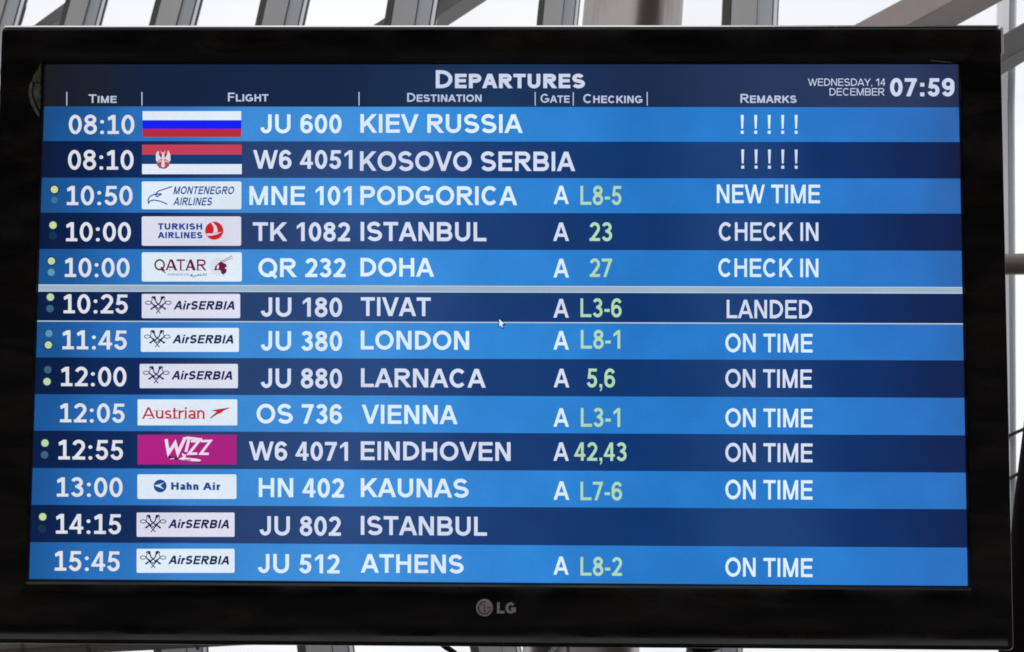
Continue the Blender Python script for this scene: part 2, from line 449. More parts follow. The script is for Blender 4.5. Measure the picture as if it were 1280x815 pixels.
# a bevelled lip: its sloping front face looks up into the daylight
strip3([(oT + 0.0002, 0.0052), (oT + 0.0020, 0.0040), (oT + 0.0022, 0.0030), (oT + 0.0022, -0.014), (oT + 0.0002, -0.014)], oL + 0.003, oR - 0.002).build('top_trim', chrome, monitor)
mb = MB(); sec = [(oR + 0.0002, 0.0056), (oR + 0.0024, 0.0046), (oR + 0.0030, 0.0030), (oR + 0.0030, -0.006), (oR + 0.0002, -0.006)]
mb.loops([[(x, oT - 0.027, z) for x, z in sec], [(x, oT - 0.0005, z) for x, z in sec]], cap0=True, cap1=True)
mb.build('corner_trim', silver, monitor)
mb = MB()
rs = []
for k in range(13):
    t = k / 12.0; rs.append([(oL + 0.0012, oB + 0.0225 - 0.0195 * t, 0.0056 + 0.0042 * t * t), (oR - 0.0062, oB + 0.0225 - 0.0195 * t, 0.0056 + 0.0042 * t * t)])
rs.append([(oL + 0.0012, oB + 0.0027, 0.0085), (oR - 0.0062, oB + 0.0027, 0.0085)])
rs.append([(oL + 0.0012, oB + 0.0027, 0.0050), (oR - 0.0062, oB + 0.0027, 0.0050)])
rs = [list(reversed(r)) for r in rs]
mb.loops(rs, closed=False)
mb.build('lower_lip', black_gloss, monitor, smooth=True)

# ---------------- stroke lettering
def arc(cx, cy, rx, ry, a0, a1, n=None):
    n = n or max(4, int(abs(a1 - a0) / 14))
    return [(cx + rx * math.cos(R(a0 + (a1 - a0) * k / n)), cy + ry * math.sin(R(a0 + (a1 - a0) * k / n))) for k in range(n + 1)]
def ribbon(pts, w, closed=False):
    P = [Vector(p) for p in pts]
    if closed and (P[0] - P[-1]).length < 1e-6: P = P[:-1]
    n = len(P); L = []; Rr = []
    for i in range(n):
        if closed or 0 < i < n - 1:
            a = (P[i] - P[i - 1]).normalized(); c = (P[(i + 1) % n] - P[i]).normalized()
            t = (a + c)
            t = t.normalized() if t.length > 1e-6 else a
            nn = Vector((-t.y, t.x)); na = Vector((-a.y, a.x)); s = max(0.35, nn.dot(na)); off = nn * (w / 2 / s)
        else:
            a = (P[1] - P[0]) if i == 0 else (P[-1] - P[-2]); a = a.normalized(); off = Vector((-a.y, a.x)) * w / 2
        L.append(P[i] + off); Rr.append(P[i] - off)
    return [[tuple(L[i]), tuple(L[(i + 1) % n]), tuple(Rr[(i + 1) % n]), tuple(Rr[i])] for i in range(n if closed else n - 1)]
def clip(poly, lo, hi):
    for (lim, sg) in ((lo, 1), (hi, -1)):
        out = []
        for i in range(len(poly)):
            a, b2 = poly[i - 1], poly[i]
            ia = (a[1] - lim) * sg >= 0; ib = (b2[1] - lim) * sg >= 0
            if ia != ib:
                t = (lim - a[1]) / (b2[1] - a[1]); out.append((a[0] + (b2[0] - a[0]) * t, lim))
            if ib: out.append(b2)
        poly = out
        if not poly: return []
    return poly
def glyph(ch, w, foot=False):
    """returns (ink width, left bearing, right bearing, polygons), cap height 1"""
    h = w / 2; P = []
    def seg(x0, y0, x1, y1, ww=None, lo=0, hi=1):
        d = Vector((x1 - x0, y1 - y0)).normalized() * 0.3
        if abs(d.y) > 1e-6: q = ribbon([(x0 - d.x, y0 - d.y), (x1 + d.x, y1 + d.y)], ww or w)
        else: q = ribbon([(x0, y0), (x1, y1)], ww or w)
        for k in q:
            k = clip(k, lo, hi)
            if k: P.append(k)
    def V(x, y0=0, y1=1): P.append([(x - h, y0), (x + h, y0), (x + h, y1), (x - h, y1)])
    def H(x0, x1, y, ww=None): t = (ww or w * .92) / 2; P.append([(x0, y - t), (x1, y - t), (x1, y + t), (x0, y + t)])
    def path(pts, closed=False): P.extend(ribbon(pts, w, closed))
    def bowl(x1, yt, yb, x0=0.0):
        ry = (yt - yb - w) / 2; rx = min(ry * 1.15, (x1 - x0) * .55)
        path([(x0, yt - h), (x1 - h - rx, yt - h)] + arc(x1 - h - rx, (yt + yb) / 2, rx, ry, 90, -90)[1:-1] + [(x1 - h - rx, yb + h), (x0, yb + h)])
    b = .095; o = .055; z = .012
    lb = rb = b
    c = ch
    if c == ' ': return .38, 0, 0, []
    if c == 'A':
        W = .99; lb = rb = 0; seg(h * 1.06, 0, W / 2 - h * .12, 1); seg(W - h * 1.06, 0, W / 2 + h * .12, 1); H(W * .22, W * .78, .22 + h)
    elif c == 'B': W = .84; V(h); bowl(W - .05, 1, .5 - h * .9); bowl(W, .5 + h * .9, 0); rb = o
    elif c == 'C': W = .92; lb = rb = o; path(arc(W / 2 + .01, .5, W / 2 - h, .5 - h + z, 42, 318))
    elif c == 'D': W = .86; V(h); bowl(W, 1, 0); rb = o
    elif c == 'E': W = .75; V(h); H(0, W, 1 - h * .92); H(0, W * .94, .52); H(0, W, h * .92); rb = o
    elif c == 'F': W = .68; V(h); H(0, W, 1 - h * .92); H(0, W * .92, .5); rb = o
    elif c == 'G': W = .96; lb = o; path(arc(W / 2, .5, W / 2 - h, .5 - h + z, 44, 318)); V(W - h, .12, .52); H(W * .52, W, .44)
    elif c == 'H': W = .82; V(h); V(W - h); H(0, W, .53)
    elif c == 'I': W = w; V(h)
    elif c == 'J': W = .60; lb = .03; path([(W - h, 1), (W - h, .32)] + arc(W / 2, .32, W / 2 - h, .32 - h + z, 0, -175)[1:])
    elif c == 'K': W = .90; rb = 0; V(h); seg(h, .30, W - h * 1.5, 1, lo=.33); seg(W * .38, .60, W - h * 1.25, 0, lo=0, hi=.60)
    elif c == 'L': W = .70; rb = .03; V(h); H(0, W, h * .92)
    elif c == 'M': W = .97; V(h); V(W - h); seg(h * 1.15, 1, W / 2, 0, w * .92); seg(W - h * 1.15, 1, W / 2, 0, w * .92)
    elif c == 'N': W = .82; V(h); V(W - h); seg(h * 1.2, 1, W - h * 1.2, 0, w * .95)
    elif c == 'O' or c == 'Q':
        W = 1.0; lb = rb = o; path(arc(W / 2, .5, W / 2 - h, .5 - h + z, 0, 360, 32), True)
        if c == 'Q': P.append([(W * .55, .25), (W * .68, .34), (W * 1.0, .02), (W * .88, -.10)])
    elif c == 'P': W = .80; V(h); bowl(W, 1, .38); rb = o
    elif c == 'R': W = .88; rb = .02; V(h); bowl(W - .06, 1, .42); seg(W * .45, .46, W - h * 1.1, 0, lo=0, hi=.46)
    elif c == 'S':
        W = .82; lb = rb = o; ry = (1 - w) / 4 + .006
        path(arc(W / 2 - .01, .5 + ry - .0, W / 2 - h - .03, ry, 22, 238) + arc(W / 2 + .01, .5 - ry, W / 2 - h, ry, 58, -160))
    elif c == 'T': W = .80; lb = rb = .03; V(W / 2); H(0, W, 1 - h * .92)
    elif c == 'U': W = .82; path([(h, 1), (h, .36)] + arc(W / 2, .36, W / 2 - h, .36 - h + z, 180, 360)[1:-1] + [(W - h, .36), (W - h, 1)])
    elif c == 'V': W = .95; lb = rb = 0; seg(h * 1.06, 1, W / 2 - h * .08, 0); seg(W - h * 1.06, 1, W / 2 + h * .08, 0)
    elif c == 'W':
        W = 1.34; lb = rb = 0
        for (a, d) in ((h * 1.03, .285 * W), (W / 2 + h * .02, .295 * W), (W / 2 - h * .02, .705 * W), (W - h * 1.03, .715 * W)): seg(a, 1, d, 0, w * .93)
    elif c == 'X': W = .92; lb = rb = 0; seg(h, 0, W - h, 1); seg(h, 1, W - h, 0)
    elif c == 'Y': W = .92; lb = rb = 0; V(W / 2, 0, .45); seg(h, 1, W / 2, .42, lo=.40); seg(W - h, 1, W / 2, .42, lo=.40)
    elif c == 'Z': W = .80; lb = rb = .03; H(0, W, 1 - h); H(0, W, h); seg(h * 1.3, 0, W - h * 1.3, 1)
    elif c == '0': W = .66; lb = rb = o; path(arc(W / 2, .5, W / 2 - h, .5 - h + z, 0, 360, 28), True)
    elif c == '1':
        if foot:
            W = .58; lb = rb = .07; V(W / 2 + .03); H(0.0, W, h * .92); seg(.02, .80, W / 2 + .02, .97, w * .8, lo=.0, hi=1.0); P.pop(); P.append([(.01, .86), (.04, .70), (W / 2, .80), (W / 2, 1.0), (W / 2 - .06, 1.0)])
        else:
            W = .42; lb = .12; rb = .16; V(W - h); P.append([(0, .64), (0, .80), (W - w * .95, 1.0), (W - w * .5, 1.0), (W - w, .80)])
    elif c == '2':
        W = .64; lb = rb = o; pts = arc(W / 2 - .005, .69, W / 2 - h, .31 - h + z, 165, -25)
        path(pts + [(W * .62, .40), (w * .75, h * .9)]); P[-1] = clip(P[-1], 0, 1); H(0, W, h * .92)
    elif c == '3':
        W = .64; lb = rb = o; path(arc(W / 2 - .02, .745, W / 2 - h - .02, .255 - h + z, 160, -80)); path(arc(W / 2 - .01, .29, W / 2 - h, .29 - h + z, 85, -162))
        H(W * .34, W * .6, .53, w * .8)
    elif c == '4': W = .68; lb = .03; rb = .05; V(W - h - .11, 0, 1); H(0, W, .29, w * .85); seg(h * .8, .30, W - h * 1.3 - .11, 1, w * .85, lo=.25, hi=1)
    elif c == '5':
        W = .64; lb = rb = o; H(.10, W - .03, 1 - h * .92); P.append([(.11, 1 - w * .5), (.11 + w * .9, 1 - w * .5), (.04 + w * .9, .46), (.035, .46)])
        path(arc(W / 2 - .015, .325, W / 2 - h, .325 - h + z, 140, -165))
    elif c == '6':
        W = .66; lb = rb = o; path(arc(W / 2, .32, W / 2 - h, .32 - h + z, 0, 360, 26), True)
        path([(h, .32)] + arc(W / 2 + .02, .60, W / 2 - h + .02, .40 - h + z, 180, 32))
    elif c == '9':
        W = .66; lb = rb = o; path(arc(W / 2, .68, W / 2 - h, .32 - h + z, 0, 360, 26), True)
        path([(W - h, .68)] + arc(W / 2 - .02, .40, W / 2 - h + .02, .40 - h + z, 0, -148))
    elif c == '7': W = .64; lb = rb = o; H(0, W, 1 - h * .92); seg(W * .30, 0, W - h * 1.1, .93, lo=0, hi=.95)
    elif c == '8':
        W = .66; lb = rb = o; path(arc(W / 2, .755, W / 2 - h - .03, .25 - h + z, 0, 360, 24), True); path(arc(W / 2, .285, W / 2 - h, .295 - h + z, 0, 360, 24), True)
    elif c == ':':
        W = w * 1.05; lb = rb = .12
        for y in (h, .64):
            if foot: P.append([(W / 2 + w * .60 * math.cos(R(a)), y + w * .56 * math.sin(R(a))) for a in range(0, 360, 30)])
            else: P.append([(0, y - h), (W, y - h), (W, y + h), (0, y + h)])
    elif c == '.': W = w; P.append([(0, 0), (w, 0), (w, w), (0, w)])
    elif c == ',': W = w; lb = rb = .08; P.append([(0, 0), (w, 0), (w, w), (0, w)]); P.append([(w * .5, 0), (w, 0), (w * .9, -.10), (w * .35, -.22), (w * .15, -.16), (w * .5, -.07)])
    elif c == '-': W = .34; lb = rb = .05; H(0, W, .36)
    elif c == '!': W = w; lb = rb = .1; P.append([(0, 0), (w, 0), (w, w), (0, w)]); P.append([(w * .2, .27), (w * .8, .27), (w, 1), (0, 1)])
    # lower case used by the logos
    elif c == 'i': W = w; lb = rb = .07; V(h, 0, .74); P.append([(0, .84), (w, .84), (w, 1.02), (0, 1.02)])
    elif c == 'r': W = .42; lb = .08; rb = 0; V(h, 0, .74); path(arc(W * .9, .42, W * .9 - h, .32 - h, 175, 85))
    elif c == 'u': W = .58; lb = rb = .07; path([(h, .74), (h, .28)] + arc(W / 2, .28, W / 2 - h, .28 - h + z, 180, 360)[1:]); V(W - h, 0, .74)
    elif c == 'n': W = .58; lb = rb = .07; V(h, 0, .74); path(arc(W / 2, .46, W / 2 - h, .30 - h + z, 175, 0) + [(W - h, 0)])
    elif c == 'h': W = .58; lb = rb = .07; V(h, 0, 1.02); path(arc(W / 2, .46, W / 2 - h, .30 - h + z, 175, 0) + [(W - h, 0)])
    elif c == 'a': W = .56; lb = rb = .05; V(W - h, 0, .52); path(arc(W / 2, .50, W / 2 - h, .25 - h + z, 160, 0)); path(arc(W / 2, .21, W / 2 - h, .22 - h + z, 0, 360, 20), True)
    elif c == 's': W = .52; lb = rb = .04; ry = (.74 - w) / 4; path(arc(W / 2, .37 + ry, W / 2 - h, ry, 25, 238) + arc(W / 2, .37 - ry, W / 2 - h, ry, 58, -160))
    elif c == 't': W = .36; lb = rb = .03; V(W * .42, .06, .95); H(0, W, .70, w * .8); H(W * .42 - h, W, h)
    else: raise ValueError(ch)
    return W, lb, rb, P

ZT = 0.00045
def slope(v): return 0.0081 * (v - 82) / 645.0
class Print:
    """flat lettering and marks on the display, measured in photograph points and laid on the panel plane"""
    def __init__(s, z=ZT): s.mb = MB(); s.z = z; s.n = 0; s.mats = []
    def mat(s, m):
        if m not in s.mats: s.mats.append(m)
        return s.mats.index(m)
    def poly(s, pts, m, dz=0.0):
        s.n += 1
        zz = s.z + dz + 0.0000012 * (s.n % 60)
        q = [mm(u, v, zz) for u, v in pts]
        a = sum(q[i - 1][0] * q[i][1] - q[i][0] * q[i - 1][1] for i in range(len(q)))
        if a < 0: q.reverse()
        s.mb.poly(q, s.mat(m))
    def rect(s, x0, y0, x1, y1, m, dz=0.0, r=0):
        if not r: return s.poly([(x0, y0), (x1, y0), (x1, y1), (x0, y1)], m, dz)
        pts = []
        for (cx, cy, a0) in ((x1 - r, y1 - r, 0), (x0 + r, y1 - r, 90), (x0 + r, y0 + r, 180), (x1 - r, y0 + r, 270)):
            pts += [(cx + r * math.cos(R(a0 + k * 30)), cy + r * math.sin(R(a0 + k * 30))) for k in range(4)]
        s.poly(pts, m, dz)
    def disc(s, cx, cy, r, m, dz=0.0, ry=None, n=24):
        s.poly([(cx + r * math.cos(2 * math.pi * k / n), cy + (ry or r) * math.sin(2 * math.pi * k / n)) for k in range(n)], m, dz)
    def stroke(s, pts, w, m, dz=0.0, closed=False):
        for q in ribbon(pts, w, closed): s.poly(q, m, dz)
    def text(s, body, x0, x1, yt, yb, m, w=.20, foot=False, slant=0.0, dz=0.0, caps=None, serif=0):
        items = []; X = 0
        for i, ch in enumerate(body):
            k = 1.0 if (caps is None or i == 0) else caps
            W, lb, rb, P = glyph(ch, w / k if k != 1 else w, foot)
            if i == 0: lb = 0
            if i == len(body) - 1: rb = 0
            items.append((X + lb * k, k, P, W)); X += (lb + W + rb) * k
        tot = X; xs = (x1 - x0 - (slant * (yb - yt))) / tot; H = yb - yt; sl = slope(yb); xc = (x0 + x1) / 2
        for (ox, k, P, W) in items:
            for q in P:
                pts = []
                for (gx, gy) in q:
                    u = x0 + (ox + gx * k) * xs + slant * gy * k * H
                    v = yb - gy * k * H + sl * (u - xc)
                    pts.append((u, v))
                s.poly(pts, m, dz)
            if serif and W > .3:
                pass
    def build(s, name, parent, label=None):
        return s.mb.build(name, s.mats, parent, label=label)

white = lcd('display_white', (220, 238, 252))
lavender = lcd('display_lavender_white', (212, 221, 242))
timewhite = lcd('display_time_white', (222, 224, 232))
hdrtext = lcd('display_header_text', (186, 198, 224))
hdrbold = lcd('display_title_text', (205, 214, 238))
green = lcd('display_pale_green', (176, 217, 180))
BR = lcd('row_bright_blue', gain=1.13, ramp=[(0.0, (20, 70, 122)), (0.05, (22, 80, 142)), (0.13, (38, 106, 178)), (0.24, (56, 128, 198)), (0.36, (60, 136, 208)), (0.52, (42, 124, 200)), (0.66, (34, 113, 189)), (0.8, (38, 116, 194)), (0.92, (40, 108, 184)), (0.985, (42, 96, 164)), (1.0, (36, 76, 132))])
DK = lcd('row_dark_navy', gain=1.05, ramp=[(0.0, (2, 20, 52)), (0.05, (2, 26, 66)), (0.13, (10, 38, 86)), (0.24, (36, 62, 108)), (0.36, (40, 70, 122)), (0.52, (20, 56, 110)), (0.64, (8, 50, 106)), (0.76, (26, 62, 116)), (0.85, (10, 46, 100)), (0.95, (12, 34, 80)), (1.0, (16, 24, 60))])
PAN = lcd('logo_panel_white', (222, 234, 247))
PANl = lcd('logo_panel_lilac', (218, 220, 238))

# header ---------------------------------------------------------------
p = Print(); p.text('DEPARTURES', 544.7, 730.9, 87.8, 110.2, hdrbold, w=.20, caps=.80); p.build('title_text', panel)
for body, x0, x1, yt, yb in (('TIME', 110.7, 145.8, 118, 128.6), ('FLIGHT', 285, 335.5, 115.8, 126.8), ('DESTINATION', 509, 602, 116.2, 127.2),
                             ('GATE', 675.7, 712, 117.4, 128.4), ('CHECKING', 729, 803, 117.6, 128.8), ('REMARKS', 925.6, 995.7, 117.4, 128.6)):
    p = Print(); p.text(body, x0, x1, yt, yb, hdrtext, w=.17, caps=.82); p.build('column_heading_text', panel)
for x in (83.5, 177.4, 448.8, 669, 716.6, 809):
    p = Print(); p.rect(x - .6, 115, x + .6, 132, hdrtext); p.build('divider_line', panel)
p = Print(); p.text('WEDNESDAY, 14', 1010, 1106.4, 98.2, 107.2, hdrbold, w=.12); p.build('date_text', panel)
p = Print(); p.text('DECEMBER', 1037, 1105.7, 110.2, 119.3, hdrbold, w=.12); p.build('date_text', panel)
p = Print(); p.text('07:59', 1112.6, 1193, 97.8, 120.3, hdrbold, w=.21); p.build('clock_text', panel)

# rows -----------------------------------------------------------------
# (left top, left bottom, right top, right bottom) boundaries
LT = [133, 176.3, 222, 265.7, 311.2, 364.6, 401.9, 446.7, 492.7, 538.2, 585, 631, 677.7]
LB = [176.3, 222, 265.7, 311.2, 355.2, 400.6, 446.7, 492.7, 538.2, 585, 631, 677.7, 723.5]
RT = [134, 177.4, 223, 266.8, 313.3, 367.4, 406, 450.4, 497.2, 544, 590.7, 636.4, 684.5]
RB = [177.4, 223, 266.8, 313.3, 358.3, 404, 450.4, 497.2, 544, 590.7, 636.4, 684.5, 732.6]
ROWS = [
 ('08:10', (86, 168), (143.7, 167.4), 'JU 600', (325.5, 427), (143, 166.4), 'KIEV RUSSIA', (450.5, 653.4), (142.7, 166), None, None, None, None, None, '!!!!!', (926, 997), (143.7, 167.2)),
 ('08:10', (85, 167), (187.7, 212), 'W6 4051', (316.3, 440.5), (187.7, 210.9), 'KOSOVO SERBIA', (450, 719), (189.4, 213.6), None, None, None, None, None, '!!!!!', (926.6, 997), (186.9, 210.8)),
 ('10:50', (83.5, 165.7), (232.4, 256.4), 'MNE 101', (311.8, 439.5), (232.7, 256.2), 'PODGORICA', (450.5, 646.5), (232.7, 256.2), (692, 711), (232.2, 255), 'L8-5', (725.6, 777), (232.4, 256), 'NEW TIME', (896, 1025), (230.7, 254)),
 ('10:00', (82.5, 163.6), (277.9, 301.6), 'TK 1082', (316, 437.5), (278, 301.3), 'ISTANBUL', (450.8, 608), (277.6, 301.3), (691.5, 711.2), (278.2, 301.2), '23', (737, 765.3), (278, 301.2), 'CHECK IN', (898.4, 1023), (278, 301)),
 ('10:00', (81, 162), (322.6, 346.3), 'QR 232', (323, 432), (322.9, 346.3), 'DOHA', (450.6, 542.6), (322.4, 345.7), (691.8, 711.2), (323.4, 346.8), '27', (737.2, 765), (323.2, 346.2), 'CHECK IN', (897.7, 1023), (323.2, 346.3)),
 ('10:25', (79.4, 160), (368, 391.7), 'JU 180', (326, 427.6), (372, 395.8), 'TIVAT', (451, 538.4), (371.7, 395), (691.8, 711), (373.6, 397), 'L3-6', (725.6, 777), (373, 396.4), 'LANDED', (908.4, 1015.3), (374.9, 397.9)),
 ('11:45', (78, 158.8), (413, 436.7), 'JU 380', (326, 427.6), (414, 438.2), 'LONDON', (451, 586.5), (413.5, 437), (691.8, 711), (413.6, 437), 'L8-1', (726, 775.2), (412.6, 435.8), 'ON TIME', (906.7, 1015.7), (417, 440.4)),
 ('12:00', (76.3, 158), (458.7, 482.8), 'JU 880', (326, 427.6), (460.8, 484.9), 'LARNACA', (451.2, 607.2), (460.8, 484.2), (692.2, 711.6), (461, 484.2), '5,6', (733.7, 768.8), (460.8, 484.2), 'ON TIME', (906.7, 1014.8), (461.6, 484.6)),
 ('12:05', (75, 156), (504.4, 528), 'OS 736', (320.7, 427.6), (505.2, 529.4), 'VIENNA', (452.2, 572), (506.2, 529.8), (691.8, 711), (510.3, 533.5), 'L3-1', (726, 775.2), (510, 533.5), 'ON TIME', (906.7, 1015.7), (510.7, 534)),
 ('12:55', (73, 154), (550, 574.5), 'W6 4071', (311, 435), (552.2, 575.6), 'EINDHOVEN', (451, 638.2), (552.2, 575.6), (691.8, 711), (553, 576), '42,43', (718.2, 783.4), (553, 576), 'ON TIME', (906.7, 1015.7), (554, 577.6)),
 ('13:00', (71, 153.3), (596.9, 621), 'HN 402', (323.5, 430), (597.8, 621.6), 'KAUNAS', (451, 585.6), (598.2, 621.6), (692, 711.6), (601.6, 624.8), 'L7-6', (725.6, 777.6), (602.2, 625.4), 'ON TIME', (906.7, 1015.7), (600, 624.2)),
 ('14:15', (69.8, 151.6), (642.6, 667.3), 'JU 802', (324.5, 426), (645.5, 669.4), 'ISTANBUL', (451, 608.7), (645.5, 669.1), None, None, None, None, None, None, None, None),
 ('15:45', (68.4, 150), (689, 713.6), 'JU 512', (322.4, 424.5), (692.8, 716.4), 'ATHENS', (451, 579.4), (693, 716.2), (691.8, 710.8), (695.7, 718.4), 'L8-2', (725.6, 777.6), (696.4, 719.6), 'ON TIME', (906.7, 1015.7), (697.4, 721)),
]
LABELS = ['bright blue row with the white blue red flag', 'dark row with the red blue white flag and eagle arms', 'bright blue row for Podgorica', 'dark row for Istanbul with check in desk 23',
          'bright blue row for Doha', 'dark row for Tivat between two white lines', 'bright blue row for London', 'dark row for Larnaca', 'bright blue row for Vienna',
          'dark row for Eindhoven with magenta logo', 'bright blue row for Kaunas', 'dark row for Istanbul without remark', 'bright blue row for Athens at the bottom']
row_objs = []
for i, rw_ in enumerate(ROWS):
    bright = i % 2 == 0
    p = Print(z=0.00015)
    p.poly([(30, LT[i] - .02), (1225, RT[i] + .2), (1225, RB[i] + .2), (30, LB[i] - .02)], BR if bright else DK)
    # keep the band inside the opening
    ob = p.mb
    ob.v = [(max(iL + 0.0004, min(iR - 0.0004, x)), y, 0.00015) for (x, y, z) in ob.v]
    row = p.build('board_row', monitor, LABELS[i]); row_objs.append(row)
    tx = white if bright else lavender
    (t, tx_, ty_, f, fx, fy, d, dx, dy, gx, gy, dk_, kx, ky, rm, rx_, ry_) = rw_ if len(rw_) == 17 else None
    p = Print(); p.text(t, *tx_, *ty_, timewhite, w=.168, foot=True); p.build('time_text', row)
    p = Print(); p.text(f, *fx, *fy, tx, w=.188); p.build('flight_number_text', row)
    p = Print(); p.text(d, *dx, *dy, tx, w=.192); p.build('destination_text', row)
    if gx: p = Print(); p.text('A', *gx, *gy, tx, w=.185); p.build('gate_text', row)
    if dk_: p = Print(); p.text(dk_, *kx, *ky, green, w=.17); p.build('desk_text', row)
    if rm: p = Print(); p.text(' '.join(rm) if rm[0] == '!' else rm, *rx_, *ry_, tx, w=.175 if rm[0] != '!' else .16); p.build('remark_text', row)
# highlight lines round the Tivat row
hl = lcd('highlight_grey', (158, 178, 196)); hw = lcd('highlight_white', (182, 202, 222))
def line(y0l, y0r, y1l, y1r, m, name, lab):
    p = Print(z=0.0003); p.poly([(30, y0l), (1225, y0r), (1225, y1r), (30, y1l)], m)
    p.mb.v = [(max(iL + 0.0004, min(iR - 0.0004, x)), y, z) for (x, y, z) in p.mb.v]
    p.build(name, monitor, lab)
line(356.8, 360.4, 363.2, 365.9, hl, 'highlight_line', 'thick pale grey line above the Tivat row')
line(355.4, 358.8, 356.8, 360.3, hw, 'highlight_line', 'thin white upper edge of the grey line')
line(363.2, 365.9, 364.4, 367.2, hw, 'highlight_line', 'thin white lower edge of the grey line')
line(400.6, 404.2, 401.9, 405.8, hw, 'highlight_line', 'thin white line below the Tivat row')

# status lights ----------------------------------------------------------
lit = lcd('status_lit', (200, 216, 150)); ringc = lcd('status_ring', (20, 50, 80))
dim1 = lcd('status_mid', (92, 150, 178)); dim2 = lcd('status_dim', (58, 96, 122)); dim3 = lcd('status_faint', (18, 48, 80)); dim4 = lcd('status_blue', (54, 110, 158))
lit2 = lcd('status_lit_pale', (186, 212, 166))
for ri, x, y, m in ((2, 68, 236.8, lit), (2, 68, 250, dim4), (3, 66.3, 281.5, lit), (3, 66.2, 294.5, dim3), (4, 64.3, 326.3, lit2), (4, 64, 340.4, dim1), (5, 63, 371.4, lit2), (5, 62.5, 385.8, dim2),
                    (6, 61.2, 416.8, dim1), (6, 60.5, 431.2, lit2), (7, 59.8, 462.2, dim2), (7, 58.8, 477, lit2), (9, 56.2, 553.8, lit2), (9, 55.7, 568.6, dim2), (11, 53.4, 646, lit), (11, 52.6, 660.8, dim3)):
    p = Print(); p.disc(x, y, 6.0 if m in (lit, lit2) else 5.2, ringc); p.disc(x, y, 4.6, m, dz=0.0001); p.build('status_light', row_objs[ri], None)

# logo panels ------------------------------------------------------------
def Z(sx, ox, oy):
    return lambda pts: [(ox + a / sx, oy + b_ / sx) for a, b_ in pts]
c_navy = lcd('logo_navy', (26, 34, 84)); c_blue = lcd('logo_blue', (28, 66, 150)); c_steel = lcd('logo_steel_blue', (40, 84, 146)); c_red = lcd('logo_red', (206, 34, 42))
c_maroon = lcd('logo_maroon', (104, 22, 62)); c_ared = lcd('logo_crimson', (186, 42, 56)); c_mag = lcd('logo_magenta', (172, 32, 128)); c_grey = lcd('logo_grey', (128, 128, 146)); c_hb = lcd('logo_deep_blue', (28, 76, 140))
f_blue = lcd('flag_blue', (14, 28, 238)); f_red = lcd('flag_red', (178, 40, 62)); f_red2 = lcd('flag_rose_red', (190, 62, 84)); f_dark = lcd('flag_dark_blue', (12, 58, 112)); f_white = lcd('flag_white', (222, 232, 245))
# flags
p = Print(); p.rect(178.2, 138.9, 301.5, 150.2, f_white); p.rect(178.2, 150.2, 301.6, 160.9, f_blue); p.rect(178.4, 160.9, 301.6, 171.2, f_red); p.build('flag_picture', row_objs[0])
p = Print(); p.rect(177.6, 180.8, 302, 193.3, f_red2); p.rect(177.6, 193.3, 302, 205.1, f_dark); p.rect(177.6, 205.1, 302.2, 217.7, f_white)
e_w = lcd('arms_white', (222, 210, 220)); e_r = lcd('arms_red', (176, 74, 84)); e_d = lcd('arms_dark', (120, 84, 100))
q = Z(17.717, 170, 176)
p.poly(q([(440, 300), (480, 225), (510, 240), (500, 300), (560, 380), (560, 450), (470, 480), (440, 430)]), e_w, .00008)
p.poly(q([(760, 300), (712, 205), (700, 240), (690, 300), (640, 380), (640, 450), (730, 480), (765, 430)]), e_w, .00008)
p.poly(q([(570, 250), (540, 225), (580, 290), (560, 420), (640, 420), (625, 290), (655, 210), (605, 270)]), e_w, .0001)
p.poly(q([(455, 470), (540, 405), (660, 405), (745, 470), (735, 555), (670, 610), (600, 622), (530, 605), (470, 550)]), e_r, .00012)
p.poly(q([(575, 410), (625, 410), (640, 560), (610, 590), (590, 590), (560, 560)]), e_w, .00016)
p.stroke(q([(480, 480), (540, 440), (560, 470)]), 1.0, e_w, .00016); p.stroke(q([(720, 480), (665, 440), (645, 470)]), 1.0, e_w, .00016)
p.stroke(q([(505, 585), (600, 612), (690, 590)]), 1.2, e_d, .00017)
p.build('flag_picture', row_objs[1])
# bird and italic name
p = Print(); p.rect(177.2, 226.8, 301.8, 261.6, PAN, r=2); q = Z(8.147, 160, 210)
p.stroke(q([(450, 188), (385, 210), (315, 232), (286, 258), (284, 285), (298, 292), (315, 280), (345, 266)]), 1.5, c_steel, .0001)
p.stroke(q([(340, 262), (300, 266), (262, 270), (222, 290), (203, 325), (210, 358), (224, 336), (262, 326), (320, 336), (402, 368)]), 1.5, c_steel, .0001)
p.stroke(q([(262, 270), (290, 262), (330, 268)]), 1.4, c_steel, .00012)
p.text('MONTENEGRO', 160 + 460 / 8.147, 160 + 1090 / 8.147, 210 + 187 / 8.147, 210 + 267 / 8.147, c_steel, w=.195, slant=.22, dz=.0001)
p.text('AIRLINES', 160 + 458 / 8.147, 160 + 866 / 8.147, 210 + 300 / 8.147, 210 + 381 / 8.147, c_steel, w=.195, slant=.22, dz=.0001)
p.build('airline_logo', row_objs[2])
# bold blue name, red disc
p = Print(); p.rect(177.2, 270.5, 301.4, 307.2, PANl, r=2)
p.text('TURKISH', 160 + 304 / 8.147, 160 + 756 / 8.147, 210 + 563 / 8.147, 210 + 628 / 8.147, c_blue, w=.25, dz=.0001)
p.text('AIRLINES', 160 + 303 / 8.147, 160 + 758 / 8.147, 210 + 652 / 8.147, 210 + 716 / 8.147, c_blue, w=.25, dz=.0001)
p.disc(160 + 878 / 8.147, 210 + 638 / 8.147, 11.4, c_red, .0001)
p.poly(q([(836, 552), (868, 556), (900, 592), (914, 640), (906, 652), (862, 664), (874, 640), (872, 604), (858, 574)]), PANl, .0002)
p.poly(q([(796, 668), (862, 666), (956, 650), (905, 676), (850, 688), (806, 690)]), PANl, .0002)
p.build('airline_logo', row_objs[3])
